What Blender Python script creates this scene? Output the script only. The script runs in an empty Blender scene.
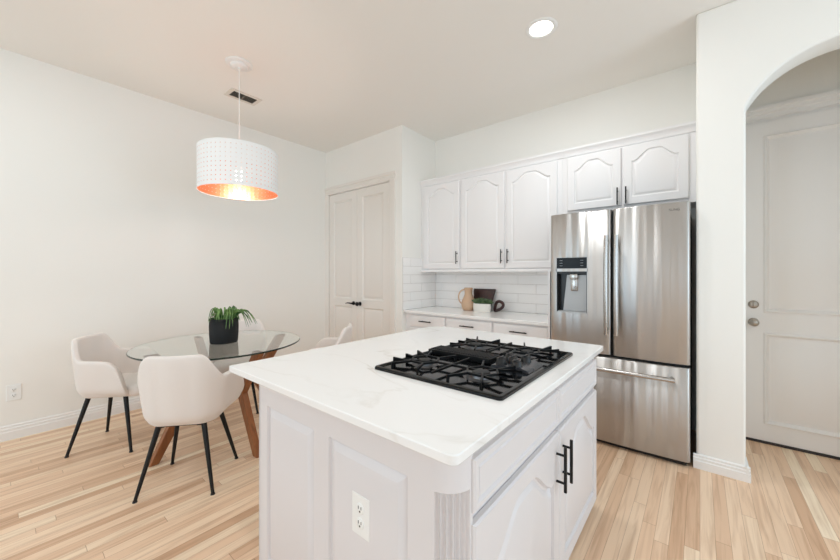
import bpy, bmesh, math, random
from mathutils import Vector, Matrix
random.seed(7)
SC = bpy.context.scene
COL = SC.collection
PI = math.pi

# ------------------------------------------------------------------ camera
cam = bpy.data.cameras.new('camera')
cam.sensor_width = 36.0
cam.lens = 343.0 / 840.0 * 36.0
cam.shift_y = -6.5 / 840.0
cam.clip_start = 0.02
camo = bpy.data.objects.new('camera', cam)
camo.location = (0, 0, 1.302)
camo.rotation_euler = (PI / 2, 0, math.atan2(280, 343))
COL.objects.link(camo)
SC.camera = camo

# ------------------------------------------------------------------ world, lights, exposure
world = bpy.data.worlds.new('sky')
SC.world = world
world.use_nodes = True
wb = world.node_tree.nodes['Background']
wb.inputs[0].default_value = (0.93, 0.96, 1.0, 1)
wb.inputs[1].default_value = 1.0


def area(name, loc, rot, sx, sy, power, col=(1, 1, 1), spread=PI):
    l = bpy.data.lights.new(name, 'AREA')
    l.shape = 'RECTANGLE'
    l.size, l.size_y = sx, sy
    l.energy = power
    l.color = col
    l.spread = spread
    o = bpy.data.objects.new(name, l)
    o.location, o.rotation_euler = loc, rot
    COL.objects.link(o)
    return o


DAY = (0.595, 0.84, 1.03)
CANC = (0.93, 0.975, 1.0)
# daylight entering through the windows behind and beside the photographer
area('window_light', (-2.75, -3.17, 1.55), (PI / 2, 0, 0), 1.6, 2.0, 34, DAY)
area('window_light', (-0.35, -3.17, 1.35), (PI / 2, 0, 0), 0.75, 2.3, 8, DAY)
area('window_light', (1.45, -3.17, 1.55), (PI / 2, 0, 0), 1.4, 2.0, 8, DAY)
area('window_light', (2.57, -0.9, 1.5), (PI / 2, 0, PI / 2), 2.6, 2.1, 22, DAY)
area('window_light', (2.57, 2.0, 1.5), (PI / 2, 0, PI / 2), 1.6, 2.1, 33, DAY)  # extra window light out of view, added to balance the room's brightness
# recessed ceiling lamps: the first is in view, the others added unseen for brightness
for x_, y_, w_ in ((-.877, 2.44, 10.8), (-.877, .3, 9.5), (-3.0, -.4, 7)):
    l = bpy.data.lights.new('recessed_glow', 'AREA')
    l.shape, l.size, l.energy, l.color = 'DISK', .14, w_, CANC
    o = bpy.data.objects.new('recessed_glow', l)
    o.location = (x_, y_, 3.05 - .012)
    COL.objects.link(o)

SC.view_settings.view_transform = 'Standard'
SC.view_settings.look = 'None'
SC.view_settings.gamma = 1.0
SC.view_settings.use_curve_mapping = False
SC.view_settings.exposure = -0.12
SC.cycles.use_denoising = True
SC.cycles.max_bounces = 12
SC.cycles.diffuse_bounces = 8
SC.cycles.sample_clamp_indirect = 8.0

# ------------------------------------------------------------------ materials


def srgb(r, g, b):
    def f(c):
        c /= 255.0
        return c / 12.92 if c <= 0.04045 else ((c + 0.055) / 1.055) ** 2.4
    return (f(r), f(g), f(b), 1)


def mat(name, col, rough=0.5, metal=0.0, **kw):
    m = bpy.data.materials.new(name)
    m.use_nodes = True
    b = m.node_tree.nodes['Principled BSDF']
    b.inputs['Base Color'].default_value = col
    b.inputs['Roughness'].default_value = rough
    b.inputs['Metallic'].default_value = metal
    for k, v in kw.items():
        b.inputs[k.replace('_', ' ')].default_value = v
    return m


def N(m, t, **kw):
    n = m.node_tree.nodes.new(t)
    for k, v in kw.items():
        setattr(n, k, v)
    return n


def L(m, a, b):
    m.node_tree.links.new(a, b)


def bsdf(m):
    return m.node_tree.nodes['Principled BSDF']


def math_node(m, op, a, b=None, c=None):
    n = N(m, 'ShaderNodeMath', operation=op)
    for i, v in enumerate((a, b, c)):
        if v is None:
            continue
        if isinstance(v, (int, float)):
            n.inputs[i].default_value = v
        else:
            L(m, v, n.inputs[i])
    return n.outputs[0]


def bump(m, scale, strength, dist=0.002, detail=3, stretch=None):
    tc = N(m, 'ShaderNodeTexCoord')
    no = N(m, 'ShaderNodeTexNoise')
    no.inputs['Scale'].default_value = scale
    no.inputs['Detail'].default_value = detail
    src = tc.outputs['Object']
    if stretch:
        mp = N(m, 'ShaderNodeMapping')
        mp.inputs['Scale'].default_value = stretch
        L(m, src, mp.inputs[0])
        src = mp.outputs[0]
    L(m, src, no.inputs['Vector'])
    bp = N(m, 'ShaderNodeBump')
    bp.inputs['Strength'].default_value = strength
    bp.inputs['Distance'].default_value = dist
    L(m, no.outputs[0], bp.inputs['Height'])
    L(m, bp.outputs[0], bsdf(m).inputs['Normal'])
    return m


def ramp_color(m, fac, stops):
    r = N(m, 'ShaderNodeValToRGB')
    e = r.color_ramp.elements
    e[0].position, e[0].color = stops[0]
    e[1].position, e[1].color = stops[-1]
    for p, c in stops[1:-1]:
        x = e.new(p)
        x.color = c
    L(m, fac, r.inputs[0])
    return r.outputs[0]


WALL = bump(mat('wall_paint', srgb(242, 240, 235), 0.7), 45, 0.12, 0.003)
CEIL = bump(mat('ceiling_paint', srgb(242, 239, 234), 0.85), 60, 0.12, 0.003)
TRIM = mat('trim_paint', srgb(240, 237, 234), 0.4)
PDOOR = mat('pantry_door_paint', srgb(236, 231, 225), 0.42)
CAB = bump(mat('cabinet_paint', srgb(240, 238, 238), 0.38), 30, 0.04, 0.002)
CAB_DIM = bump(mat('cabinet_paint_dimmed', srgb(224, 220, 221), 0.38), 30, 0.04, 0.002)  # cabinet paint with shade put into its colour, to dim the island
BLACK = mat('matte_black_metal', srgb(15, 15, 16), 0.45, 0.0, Specular_IOR_Level=0.35)
BLACKP = mat('black_plastic', srgb(16, 16, 17), 0.35)
WHITEP = mat('white_plastic', srgb(240, 240, 238), 0.35)
DARKSLOT = mat('dark_slot', srgb(40, 38, 36), 0.6)
NICKEL = mat('satin_nickel', srgb(168, 160, 150), 0.3, 1.0)
CHAIRF = bump(mat('boucle_fabric', srgb(232, 224, 218), 0.95, Sheen_Weight=0.25), 260, 0.5, 0.003, 4)
ENAMEL = mat('black_enamel', srgb(7, 7, 8), 0.1, 0.0, Specular_IOR_Level=0.3)
IRON = bump(mat('cast_iron', srgb(8, 8, 9), 0.45, Specular_IOR_Level=0.25), 300, 0.2, 0.001)
ALU = mat('burner_aluminium', srgb(120, 120, 122), 0.35, 0.9)
COPPER = mat('copper_lining', srgb(240, 160, 124), 0.35, 0.8)
SHADE = mat('white_shade', srgb(240, 239, 238), 0.6)
SHADE.node_tree.nodes['Principled BSDF'].inputs['Transmission Weight'].default_value = 0.0
SOIL = bump(mat('soil', srgb(45, 36, 30), 0.95), 120, 0.8, 0.01)
CLAY = bump(mat('beige_stoneware', srgb(205, 172, 143), 0.6), 60, 0.15, 0.003)
CERAMIC = mat('white_ceramic', srgb(236, 233, 226), 0.4)
FRIDGE_SIDE = mat('black_case', srgb(12, 12, 12), 0.6, Specular_IOR_Level=0.2)
GREYP = mat('grey_dispenser_plastic', srgb(172, 170, 168), 0.35, 0.3)
DISPLAY = mat('gloss_black_display', srgb(8, 8, 9), 0.3, Specular_IOR_Level=0.25)
ICON = mat('pale_icon', srgb(150, 154, 158), 0.5)
GROUT = mat('grout', srgb(208, 203, 198), 0.9)
TILE = bump(mat('white_glazed_tile', srgb(248, 246, 244), 0.14), 6, 0.06, 0.004)


def emission(name, col, strength):
    m = bpy.data.materials.new(name)
    m.use_nodes = True
    nt = m.node_tree
    nt.nodes.remove(nt.nodes['Principled BSDF'])
    e = nt.nodes.new('ShaderNodeEmission')
    e.inputs[0].default_value = col
    e.inputs[1].default_value = strength
    nt.links.new(e.outputs[0], nt.nodes['Material Output'].inputs[0])
    return m


BULB = emission('warm_bulb', (1.0, 0.93, 0.82, 1), 14)
LENS = emission('lit_lens', (1.0, 0.97, 0.9, 1), 9)


def wood_floor():
    m = mat('oak_strip_floor', srgb(222, 190, 160), 0.4)
    tc = N(m, 'ShaderNodeTexCoord')
    sp = N(m, 'ShaderNodeSeparateXYZ')
    L(m, tc.outputs['Object'], sp.inputs[0])
    W, LEN = 0.0585, 1.15
    xs = math_node(m, 'DIVIDE', sp.outputs[0], W)
    xi = math_node(m, 'FLOOR', xs)
    xf = math_node(m, 'FRACT', xs)
    wn = N(m, 'ShaderNodeTexWhiteNoise', noise_dimensions='1D')
    L(m, xi, wn.inputs['W'])
    ys = math_node(m, 'ADD', math_node(m, 'DIVIDE', sp.outputs[1], LEN), math_node(m, 'MULTIPLY', wn.outputs[0], 7.3))
    yi = math_node(m, 'FLOOR', ys)
    yf = math_node(m, 'FRACT', ys)
    cb = N(m, 'ShaderNodeCombineXYZ')
    L(m, xi, cb.inputs[0])
    L(m, yi, cb.inputs[1])
    w2 = N(m, 'ShaderNodeTexWhiteNoise', noise_dimensions='3D')
    L(m, cb.outputs[0], w2.inputs['Vector'])
    base = ramp_color(m, w2.outputs[0], [
        (0.0, srgb(214, 175, 142)), (0.25, srgb(229, 193, 161)), (0.5, srgb(237, 204, 173)),
        (0.75, srgb(242, 212, 182)), (1.0, srgb(248, 227, 199))])
    # grain, different on every board
    ofs = N(m, 'ShaderNodeVectorMath', operation='SCALE')
    L(m, w2.outputs[1], ofs.inputs[0])
    ofs.inputs[3].default_value = 9.0
    mp = N(m, 'ShaderNodeMapping')
    mp.inputs['Scale'].default_value = (46, 2.2, 1)
    L(m, tc.outputs['Object'], mp.inputs[0])
    ad = N(m, 'ShaderNodeVectorMath', operation='ADD')
    L(m, mp.outputs[0], ad.inputs[0])
    L(m, ofs.outputs[0], ad.inputs[1])
    gr = N(m, 'ShaderNodeTexNoise')
    gr.inputs['Scale'].default_value = 1.0
    gr.inputs['Detail'].default_value = 5
    gr.inputs['Distortion'].default_value = 0.8
    L(m, ad.outputs[0], gr.inputs['Vector'])
    gcol = ramp_color(m, gr.outputs[0], [(0.30, srgb(206, 188, 174)), (0.55, (1, 1, 1, 1)), (0.8, (1, 1, 1, 1))])
    mx = N(m, 'ShaderNodeMix', data_type='RGBA', blend_type='MULTIPLY')
    mx.inputs[0].default_value = 0.55
    L(m, base, mx.inputs[6])
    L(m, gcol, mx.inputs[7])
    # seams
    ex = math_node(m, 'MINIMUM', xf, math_node(m, 'SUBTRACT', 1.0, xf))
    ey = math_node(m, 'MINIMUM', yf, math_node(m, 'SUBTRACT', 1.0, yf))
    sx = math_node(m, 'LESS_THAN', ex, 0.014)
    sy = math_node(m, 'LESS_THAN', ey, 0.0011)
    seam = math_node(m, 'MAXIMUM', sx, sy)
    m2 = N(m, 'ShaderNodeMix', data_type='RGBA', blend_type='MULTIPLY')
    L(m, math_node(m, 'MULTIPLY', seam, 0.55), m2.inputs[0])
    L(m, mx.outputs[2], m2.inputs[6])
    m2.inputs[7].default_value = srgb(150, 112, 84)
    L(m, m2.outputs[2], bsdf(m).inputs['Base Color'])
    bp = N(m, 'ShaderNodeBump')
    bp.inputs['Strength'].default_value = 0.25
    bp.inputs['Distance'].default_value = 0.001
    L(m, math_node(m, 'SUBTRACT', gr.outputs[0], seam), bp.inputs['Height'])
    L(m, bp.outputs[0], bsdf(m).inputs['Normal'])
    return m


def quartz():
    m = mat('white_quartz', srgb(243, 241, 238), 0.16)
    tc = N(m, 'ShaderNodeTexCoord')
    n1 = N(m, 'ShaderNodeTexNoise')
    n1.inputs['Scale'].default_value = 1.15
    n1.inputs['Detail'].default_value = 6
    n1.inputs['Distortion'].default_value = 1.1
    mp = N(m, 'ShaderNodeMapping')
    mp.inputs['Rotation'].default_value = (0, 0, 0.7)
    mp.inputs['Scale'].default_value = (0.8, 1.9, 1)
    mp.inputs['Location'].default_value = (0.35, 0.1, 0)
    L(m, tc.outputs['Object'], mp.inputs[0])
    L(m, mp.outputs[0], n1.inputs['Vector'])
    d = math_node(m, 'ABSOLUTE', math_node(m, 'SUBTRACT', n1.outputs[0], 0.5))
    n2 = N(m, 'ShaderNodeTexNoise')
    n2.inputs['Scale'].default_value = 3.0
    L(m, tc.outputs['Object'], n2.inputs['Vector'])
    vein = math_node(m, 'MULTIPLY', math_node(m, 'SUBTRACT', 1.0, math_node(m, 'SMOOTH_MIN', math_node(m, 'MULTIPLY', d, 60.0), 1.0, 0.1)),
                     math_node(m, 'SMOOTH_MAX', math_node(m, 'SUBTRACT', math_node(m, 'MULTIPLY', n2.outputs[0], 2.4), 0.85), 0.0, 0.1))
    col = ramp_color(m, vein, [(0.0, srgb(243, 242, 241)), (0.6, srgb(234, 232, 229)), (1.0, srgb(210, 206, 201))])
    L(m, col, bsdf(m).inputs['Base Color'])
    return m


def steel():
    m = mat('brushed_steel', srgb(196, 193, 190), 0.36, 1.0, Anisotropic=0.95, Anisotropic_Rotation=0.25)
    tc = N(m, 'ShaderNodeTexCoord')
    mp = N(m, 'ShaderNodeMapping')
    mp.inputs['Scale'].default_value = (11, 0.2, 0.3)
    L(m, tc.outputs['Object'], mp.inputs[0])
    no = N(m, 'ShaderNodeTexNoise')
    no.inputs['Scale'].default_value = 1.0
    no.inputs['Detail'].default_value = 1.0
    L(m, mp.outputs[0], no.inputs['Vector'])
    bp = N(m, 'ShaderNodeBump')
    bp.inputs['Strength'].default_value = 0.6
    bp.inputs['Distance'].default_value = 0.02
    L(m, no.outputs[0], bp.inputs['Height'])
    L(m, bp.outputs[0], bsdf(m).inputs['Normal'])
    return m


def wood(name, a, b, scale=(30, 30, 3), rough=0.4):
    m = mat(name, a, rough)
    tc = N(m, 'ShaderNodeTexCoord')
    mp = N(m, 'ShaderNodeMapping')
    mp.inputs['Scale'].default_value = scale
    L(m, tc.outputs['Object'], mp.inputs[0])
    no = N(m, 'ShaderNodeTexNoise')
    no.inputs['Scale'].default_value = 1.0
    no.inputs['Detail'].default_value = 5
    no.inputs['Distortion'].default_value = 1.0
    L(m, mp.outputs[0], no.inputs['Vector'])
    L(m, ramp_color(m, no.outputs[0], [(0.3, a), (0.7, b)]), bsdf(m).inputs['Base Color'])
    return m


def glass():
    m = mat('clear_glass', (0.93, 0.985, 0.96, 1), 0.0, 0.0, Transmission_Weight=1.0, IOR=1.5)
    # glass that also lets light pass, so it does not throw a solid shadow
    nt = m.node_tree
    return m


def leaf_mat(name, a, b):
    m = mat(name, a, 0.45)
    tc = N(m, 'ShaderNodeTexCoord')
    no = N(m, 'ShaderNodeTexNoise')
    no.inputs['Scale'].default_value = 22
    L(m, tc.outputs['Object'], no.inputs['Vector'])
    L(m, ramp_color(m, no.outputs[0], [(0.35, a), (0.65, b)]), bsdf(m).inputs['Base Color'])
    return m


FLOOR = wood_floor()
QUARTZ = quartz()
STEEL = steel()
HANDLE_STEEL = mat('handle_steel', srgb(188, 184, 180), 0.22, 1.0)
WALNUT = wood('warm_brown_wood', srgb(128, 76, 40), srgb(160, 100, 56), (26, 26, 4))
DARKWOOD = wood('dark_mahogany', srgb(38, 14, 12), srgb(58, 22, 18), (30, 30, 6), 0.35)
GLASS = glass()
GLASSEDGE = mat('dark_green_glass_edge', srgb(28, 52, 46), .1, Transmission_Weight=.35)
LEAF = leaf_mat('aloe_leaf', srgb(52, 92, 40), srgb(122, 156, 84))
SUCC = leaf_mat('succulent_leaf', srgb(52, 78, 46), srgb(106, 128, 88))
WOVEN = bump(mat('black_woven_pot', srgb(22, 22, 23), 0.7), 90, 0.7, 0.006, 2, (1, 1, 3))

# ------------------------------------------------------------------ mesh helpers


def link(name, bm, m, parent=None, smooth=None, loc=None, kind=None, label=None):
    bmesh.ops.recalc_face_normals(bm, faces=bm.faces[:])
    me = bpy.data.meshes.new(name)
    bm.to_mesh(me)
    bm.free()
    for mm in (m if isinstance(m, (list, tuple)) else [m]):
        me.materials.append(mm)
    if smooth is not None:
        for p in me.polygons:
            p.use_smooth = True
        me.set_sharp_from_angle(angle=math.radians(smooth))
    o = bpy.data.objects.new(name, me)
    COL.objects.link(o)
    if parent:
        o.parent = parent
    if loc:
        o.location = loc
    if kind:
        o['kind'] = kind
    if label:
        o['label'] = label
    return o


def thing(name, label, cat, loc=(0, 0, 0), rotz=0, group=None):
    o = bpy.data.objects.new(name, None)
    o.empty_display_size = 0.1
    COL.objects.link(o)
    o.location, o.rotation_euler = loc, (0, 0, rotz)
    tag(o, label, cat, group)
    return o


def tag(o, label, cat, group=None):
    o['label'], o['category'] = label, cat
    if group:
        o['group'] = group
    return o


def box(bm, x0, x1, y0, y1, z0, z1, bev=0.0, seg=2):
    r = bmesh.ops.create_cube(bm, size=1)
    vs = r['verts']
    bmesh.ops.scale(bm, verts=vs, vec=(abs(x1 - x0), abs(y1 - y0), abs(z1 - z0)))
    bmesh.ops.translate(bm, verts=vs, vec=((x0 + x1) / 2, (y0 + y1) / 2, (z0 + z1) / 2))
    if bev:
        es = list({e for v in vs for e in v.link_edges})
        bmesh.ops.bevel(bm, geom=es, offset=bev, segments=seg, affect='EDGES', profile=0.5)


def bx(*a, **k):
    bm = bmesh.new()
    box(bm, *a, **k)
    return bm


def ring(bm, pts):
    return [bm.verts.new(p) for p in pts]


def bridge(bm, a, b, closed=True):
    n = len(a)
    for i in range(n if closed else n - 1):
        j = (i + 1) % n
        bm.faces.new((a[i], a[j], b[j], b[i]))


def cyl(bm, p0, p1, r0, r1=None, n=20, caps=True):
    r1 = r0 if r1 is None else r1
    p0, p1 = Vector(p0), Vector(p1)
    d = (p1 - p0).normalized()
    u = d.orthogonal().normalized()
    v = d.cross(u)
    A = ring(bm, [p0 + r0 * (u * math.cos(2 * PI * i / n) + v * math.sin(2 * PI * i / n)) for i in range(n)])
    B = ring(bm, [p1 + r1 * (u * math.cos(2 * PI * i / n) + v * math.sin(2 * PI * i / n)) for i in range(n)])
    bridge(bm, A, B)
    if caps:
        bm.faces.new(A)
        bm.faces.new(B)


def lathe(bm, prof, c=(0, 0, 0), n=32, sx=1.0, sy=1.0):
    """prof: list of (r, z); r == 0 closes with a pole."""
    prev = None
    for r, z in prof:
        if r < 1e-6:
            cur = [bm.verts.new((c[0], c[1], c[2] + z))]
        else:
            cur = ring(bm, [(c[0] + sx * r * math.cos(2 * PI * i / n), c[1] + sy * r * math.sin(2 * PI * i / n), c[2] + z) for i in range(n)])
        if prev:
            if len(prev) == 1 and len(cur) > 1:
                for i in range(n):
                    bm.faces.new((prev[0], cur[i], cur[(i + 1) % n]))
            elif len(cur) == 1 and len(prev) > 1:
                for i in range(n):
                    bm.faces.new((cur[0], prev[i], prev[(i + 1) % n]))
            elif len(prev) > 1:
                bridge(bm, prev, cur)
        prev = cur


def tube(bm, pts, r, n=10, closed=False, flat=None):
    """sweep along pts; r a number or list; flat=(a,b) gives an elliptical section."""
    pts = [Vector(p) for p in pts]
    m = len(pts)
    rs = r if isinstance(r, (list, tuple)) else [r] * m
    rings, u = [], None
    for i, p in enumerate(pts):
        if closed:
            d = (pts[(i + 1) % m] - pts[i - 1]).normalized()
        else:
            d = (pts[min(i + 1, m - 1)] - pts[max(i - 1, 0)]).normalized()
        if u is None:
            u = d.orthogonal().normalized()
        u = (u - d * u.dot(d)).normalized()
        v = d.cross(u)
        a, b = flat or (1, 1)
        rings.append(ring(bm, [p + rs[i] * (a * u * math.cos(2 * PI * k / n) + b * v * math.sin(2 * PI * k / n)) for k in range(n)]))
    for i in range(m - 1):
        bridge(bm, rings[i], rings[i + 1])
    if closed:
        bridge(bm, rings[-1], rings[0])
    else:
        bm.faces.new(rings[0])
        bm.faces.new(rings[-1])


def prism(bm, poly, axis, a, b):
    """poly: 2-D outline; axis 'x','y','z' extruded from a to b."""
    def P(u, v, w):
        return {'x': (w, u, v), 'y': (u, w, v), 'z': (u, v, w)}[axis]
    A = ring(bm, [P(u, v, a) for u, v in poly])
    B = ring(bm, [P(u, v, b) for u, v in poly])
    bridge(bm, A, B)
    bm.faces.new(A)
    bm.faces.new(B)


def beam(bm, p0, p1, w, h, up=(0, 0, 1), w1=None, h1=None):
    p0, p1 = Vector(p0), Vector(p1)
    d = (p1 - p0).normalized()
    s = d.cross(Vector(up)).normalized()
    t = s.cross(d)
    w1, h1 = w1 or w, h1 or h
    A = ring(bm, [p0 + s * a * w / 2 + t * b * h / 2 for a, b in ((-1, -1), (1, -1), (1, 1), (-1, 1))])
    B = ring(bm, [p1 + s * a * w1 / 2 + t * b * h1 / 2 for a, b in ((-1, -1), (1, -1), (1, 1), (-1, 1))])
    bridge(bm, A, B)
    bm.faces.new(A)
    bm.faces.new(B)


def bevel_mod(o, w, seg=3, ang=35):
    md = o.modifiers.new('soft_edges', 'BEVEL')
    md.width, md.segments, md.limit_method, md.angle_limit = w, seg, 'ANGLE', math.radians(ang)
    return o


def arch_h(t):
    """cathedral arch: shoulders, S-curve, broad apex. t in 0..1 across."""
    e = 0.5 - abs(t - 0.5)
    k = min(1.0, max(0.0, (e - 0.06) / 0.34))
    q = k * k * (3 - 2 * k) * .9 + .1 * (1 - ((t - .5) / .5) ** 2)
    dip = 0.09 * math.exp(-((e - 0.05) / 0.03) ** 2)
    return q - dip


def panel_slab(bm, w, h, th, panels, prof, edge=0.006):
    """Slab in local x (0..w), z (0..h); front face at y = 0 looking to -y, back at y = th.
    panels: list of (x0, x1, z0, z1, rise); prof: list of (inset, depth) nested loops of one panel."""
    NS, NT = 2, 40

    def loop(x0, x1, z0, z1, rise, y):
        pts = []
        for i in range(NT):                                        # bottom, left to right
            pts.append((x0 + (x1 - x0) * i / (NT - 1), y, z0))
        for i in range(NT):                                        # top, right to left
            t = 1 - i / (NT - 1)
            pts.append((x0 + (x1 - x0) * t, y, z1 - rise + rise * arch_h(t) if rise else z1))
        return ring(bm, pts)
    # cells: split the slab into horizontal bands, one per row of panels
    cells = []
    ps = sorted(panels, key=lambda p: p[2])
    zc = [edge]
    for a, b in zip(ps, ps[1:]):
        zc.append((a[3] + b[2]) / 2)
    zc.append(h - edge)
    for i, p in enumerate(ps):
        x0, x1, z0, z1, rise = p
        O = loop(edge, w - edge, zc[i], zc[i + 1], 0, 0)
        prev = O
        for ins, dep in prof:
            cur = loop(x0 + ins, x1 - ins, z0 + ins, z1 - ins, rise, dep)
            bridge(bm, prev, cur)
            prev = cur
        k = NT
        for i2 in range(NT - 1):
            bm.faces.new((prev[i2], prev[i2 + 1], prev[2 * NT - 2 - i2], prev[2 * NT - 1 - i2]))
    R = [(edge, 0, edge), (w - edge, 0, edge), (w - edge, 0, h - edge), (edge, 0, h - edge)]
    S = [(0, edge, 0), (w, edge, 0), (w, edge, h), (0, edge, h)]
    B = [(0, th, 0), (w, th, 0), (w, th, h), (0, th, h)]
    a, b, c = ring(bm, R), ring(bm, S), ring(bm, B)
    bridge(bm, a, b)
    bridge(bm, b, c)
    bm.faces.new(c)


RAISED = [(0.0, 0.0), (0.004, 0.010), (0.011, 0.011), (0.027, 0.0012), (0.029, 0.0008)]
MOULD = [(0.0, 0.0), (0.002, -0.010), (0.012, -0.014), (0.020, -0.006), (0.026, 0.004), (0.03, 0.010), (0.055, 0.007), (0.07, 0.001)]


def xf(bm, M):
    bmesh.ops.transform(bm, matrix=M, verts=bm.verts[:])
    return bm


def place(x, y, z, rz=0):
    return Matrix.Translation((x, y, z)) @ Matrix.Rotation(rz, 4, 'Z')


def bar_pull(bm, length, r=0.006, off=0.034, vertical=True):
    """bar pull centred on origin, projecting to -y."""
    h = length / 2
    if vertical:
        cyl(bm, (0, -off, -h), (0, -off, h), r, n=12)
        for s in (-1, 1):
            cyl(bm, (0, 0.0005, s * h * 0.62), (0, -off, s * h * 0.62), r * 0.8, n=10)
    else:
        cyl(bm, (-h, -off, 0), (h, -off, 0), r, n=12)
        for s in (-1, 1):
            cyl(bm, (s * h * 0.62, 0.0005, 0), (s * h * 0.62, -off, 0), r * 0.8, n=10)


def structure(name, bm, m, smooth=None):
    return link(name, bm, m, kind='structure', smooth=smooth)


# ================================================================== THE SETTING
CZ = 3.05          # ceiling
LX = -4.2          # left wall face
PY = 2.99          # pantry wall face
BY = 3.65          # back wall face
AX = -2.715        # side wall of the cabinet alcove
RX, FY = 2.6, -3.2  # right wall, wall behind the camera
structure('floor', bx(LX - .15, RX + .15, FY - .15, 3.95, -0.1, 0), FLOOR)
structure('ceiling', bx(LX - .15, RX + .15, FY - .15, 3.95, CZ, CZ + .1), CEIL)
structure('wall_left', bx(LX - .12, LX, FY, 3.1, 0, CZ), WALL)
structure('wall_back', bx(AX - .1, 0.06, BY, BY + .12, 0, CZ), WALL)
# pantry wall with its door opening
PD0, PD1, PDH = -4.14, -2.91, 2.43
bm = bmesh.new()
prism(bm, [(LX - .05, 0), (PD0, 0), (PD0, PDH), (PD1, PDH), (PD1, 0), (AX - .11, 0), (AX - .11, CZ), (LX - .05, CZ)], 'y', PY, PY + .11)
structure('wall_pantry', bm, WALL)
structure('wall_alcove_left', bx(AX - .11, AX, PY, BY + .05, 0, CZ), WALL)
# arch wall
A0, A1, AXC, AZC, AR = 0.224, 1.076, 0.65, 2.18, 0.458
AYF, AYB = 2.965, 3.17
poly = [(-.02, 0), (A0, 0)]
a_start = math.acos((A0 - AXC) / AR)
for i in range(41):
    a = a_start + (PI - 2 * a_start) * i / 40
    poly.append((AXC + AR * math.cos(a), AZC + AR * math.sin(a)))
poly += [(A1, 0), (RX, 0), (RX, CZ), (-.02, CZ)]
bm = bmesh.new()
prism(bm, poly, 'y', AYF, AYB)
bevel_mod(structure('wall_arch', bm, WALL, smooth=40), .016, 4, 40)
structure('wall_alcove_right', bx(-.02, .1, AYB - .03, 3.8, 0, CZ), WALL)
structure('wall_vestibule_right', bx(1.3, 1.42, AYB - .03, 3.8, 0, CZ), WALL)
# vestibule end wall with the door opening
VD0, VD1, VDH = 0.245, 1.16, 2.47
bm = bmesh.new()
prism(bm, [(.05, 0), (VD0, 0), (VD0, VDH), (VD1, VDH), (VD1, 0), (1.35, 0), (1.35, CZ), (.05, CZ)], 'y', 3.75, 3.87)
structure('wall_vestibule', bm, WALL)
# wall behind the camera and right wall, with their window openings


def wall_with_holes(name, axis, a, b, u0, u1, holes):
    bm = bmesh.new()
    us = sorted({u0, u1} | {h[0] for h in holes} | {h[1] for h in holes})
    for p, q in zip(us, us[1:]):
        hs = [h for h in holes if h[0] <= p and q <= h[1]]
        zs = [(0, CZ)] if not hs else [(0, hs[0][2]), (hs[0][3], CZ)]
        for z0, z1 in zs:
            if z1 - z0 < .01:
                continue
            if axis == 'y':
                box(bm, p, q, a, b, z0, z1)
            else:
                box(bm, a, b, p, q, z0, z1)
    return structure(name, bm, WALL)


wall_with_holes('wall_front', 'y', FY - .12, FY, LX - .12, RX + .12, [(-3.55, -1.95, .55, 2.55), (-.725, .025, .02, 2.5), (.75, 2.15, .55, 2.55)])
wall_with_holes('wall_right', 'x', RX, RX + .12, FY, AYB, [(-2.2, .4, .45, 2.55), (1.2, 2.8, .45, 2.55)])  # second opening is unseen, added to hold the extra window light

# baseboards
BB = [(0, 0), (.02, 0), (.02, .062), (.016, .068), (.016, .086), (.0105, .092), (.0105, .106), (.004, .113), (0, .113)]


def baseboard(name, axis, u0, u1, face, sgn):
    bm = bmesh.new()
    if axis == 'y':
        prism(bm, [(face + sgn * p, z) for p, z in BB], 'y', u0, u1)
    else:
        prism(bm, [(face + sgn * p, z) for p, z in BB], 'x', u0, u1)
    return structure(name, bm, TRIM)


baseboard('baseboard_left', 'y', FY, PY, LX, 1)
bm = bmesh.new()
BB2 = [(p * 1.1, z * .82) for p, z in BB]
prism(bm, [(AYF - p, z) for p, z in BB2], 'x', -.035, A0 + .02)
prism(bm, [(A0 + p, z) for p, z in BB2], 'y', AYF - .02, AYB)
structure('baseboard_arch_pillar', bm, TRIM)
bm = bmesh.new()
prism(bm, [(AYF - p, z) for p, z in BB2], 'x', A1 - .02, RX)
structure('baseboard_arch_right', bm, TRIM)

# pantry double door -------------------------------------------------
bm = bmesh.new()
CAS = .1


def casing_v(bm, x0, x1, y, z0, z1, flip):
    w = x1 - x0
    prof = [(0, 0), (0, -.02), (.35 * w, -.02), (.42 * w, -.015), (.75 * w, -.014), (.85 * w, -.009), (w, -.008), (w, 0)]
    if flip:
        prof = [(w - a, b) for a, b in prof]
    prism(bm, [(x0 + a, y + b) for a, b in prof], 'z', z0, z1)


casing_v(bm, PD1, PD1 + CAS, PY, 0, PDH + .005, True)
casing_v(bm, LX, PD0, PY, 0, PDH + .005, False)
prism(bm, [(PY, PDH), (PY - .008, PDH), (PY - .009, PDH + .02), (PY - .014, PDH + .03), (PY - .015, PDH + .06), (PY - .022, PDH + .066), (PY - .022, PDH + .1), (PY, PDH + .1)], 'x', LX, PD1 + CAS)
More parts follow.
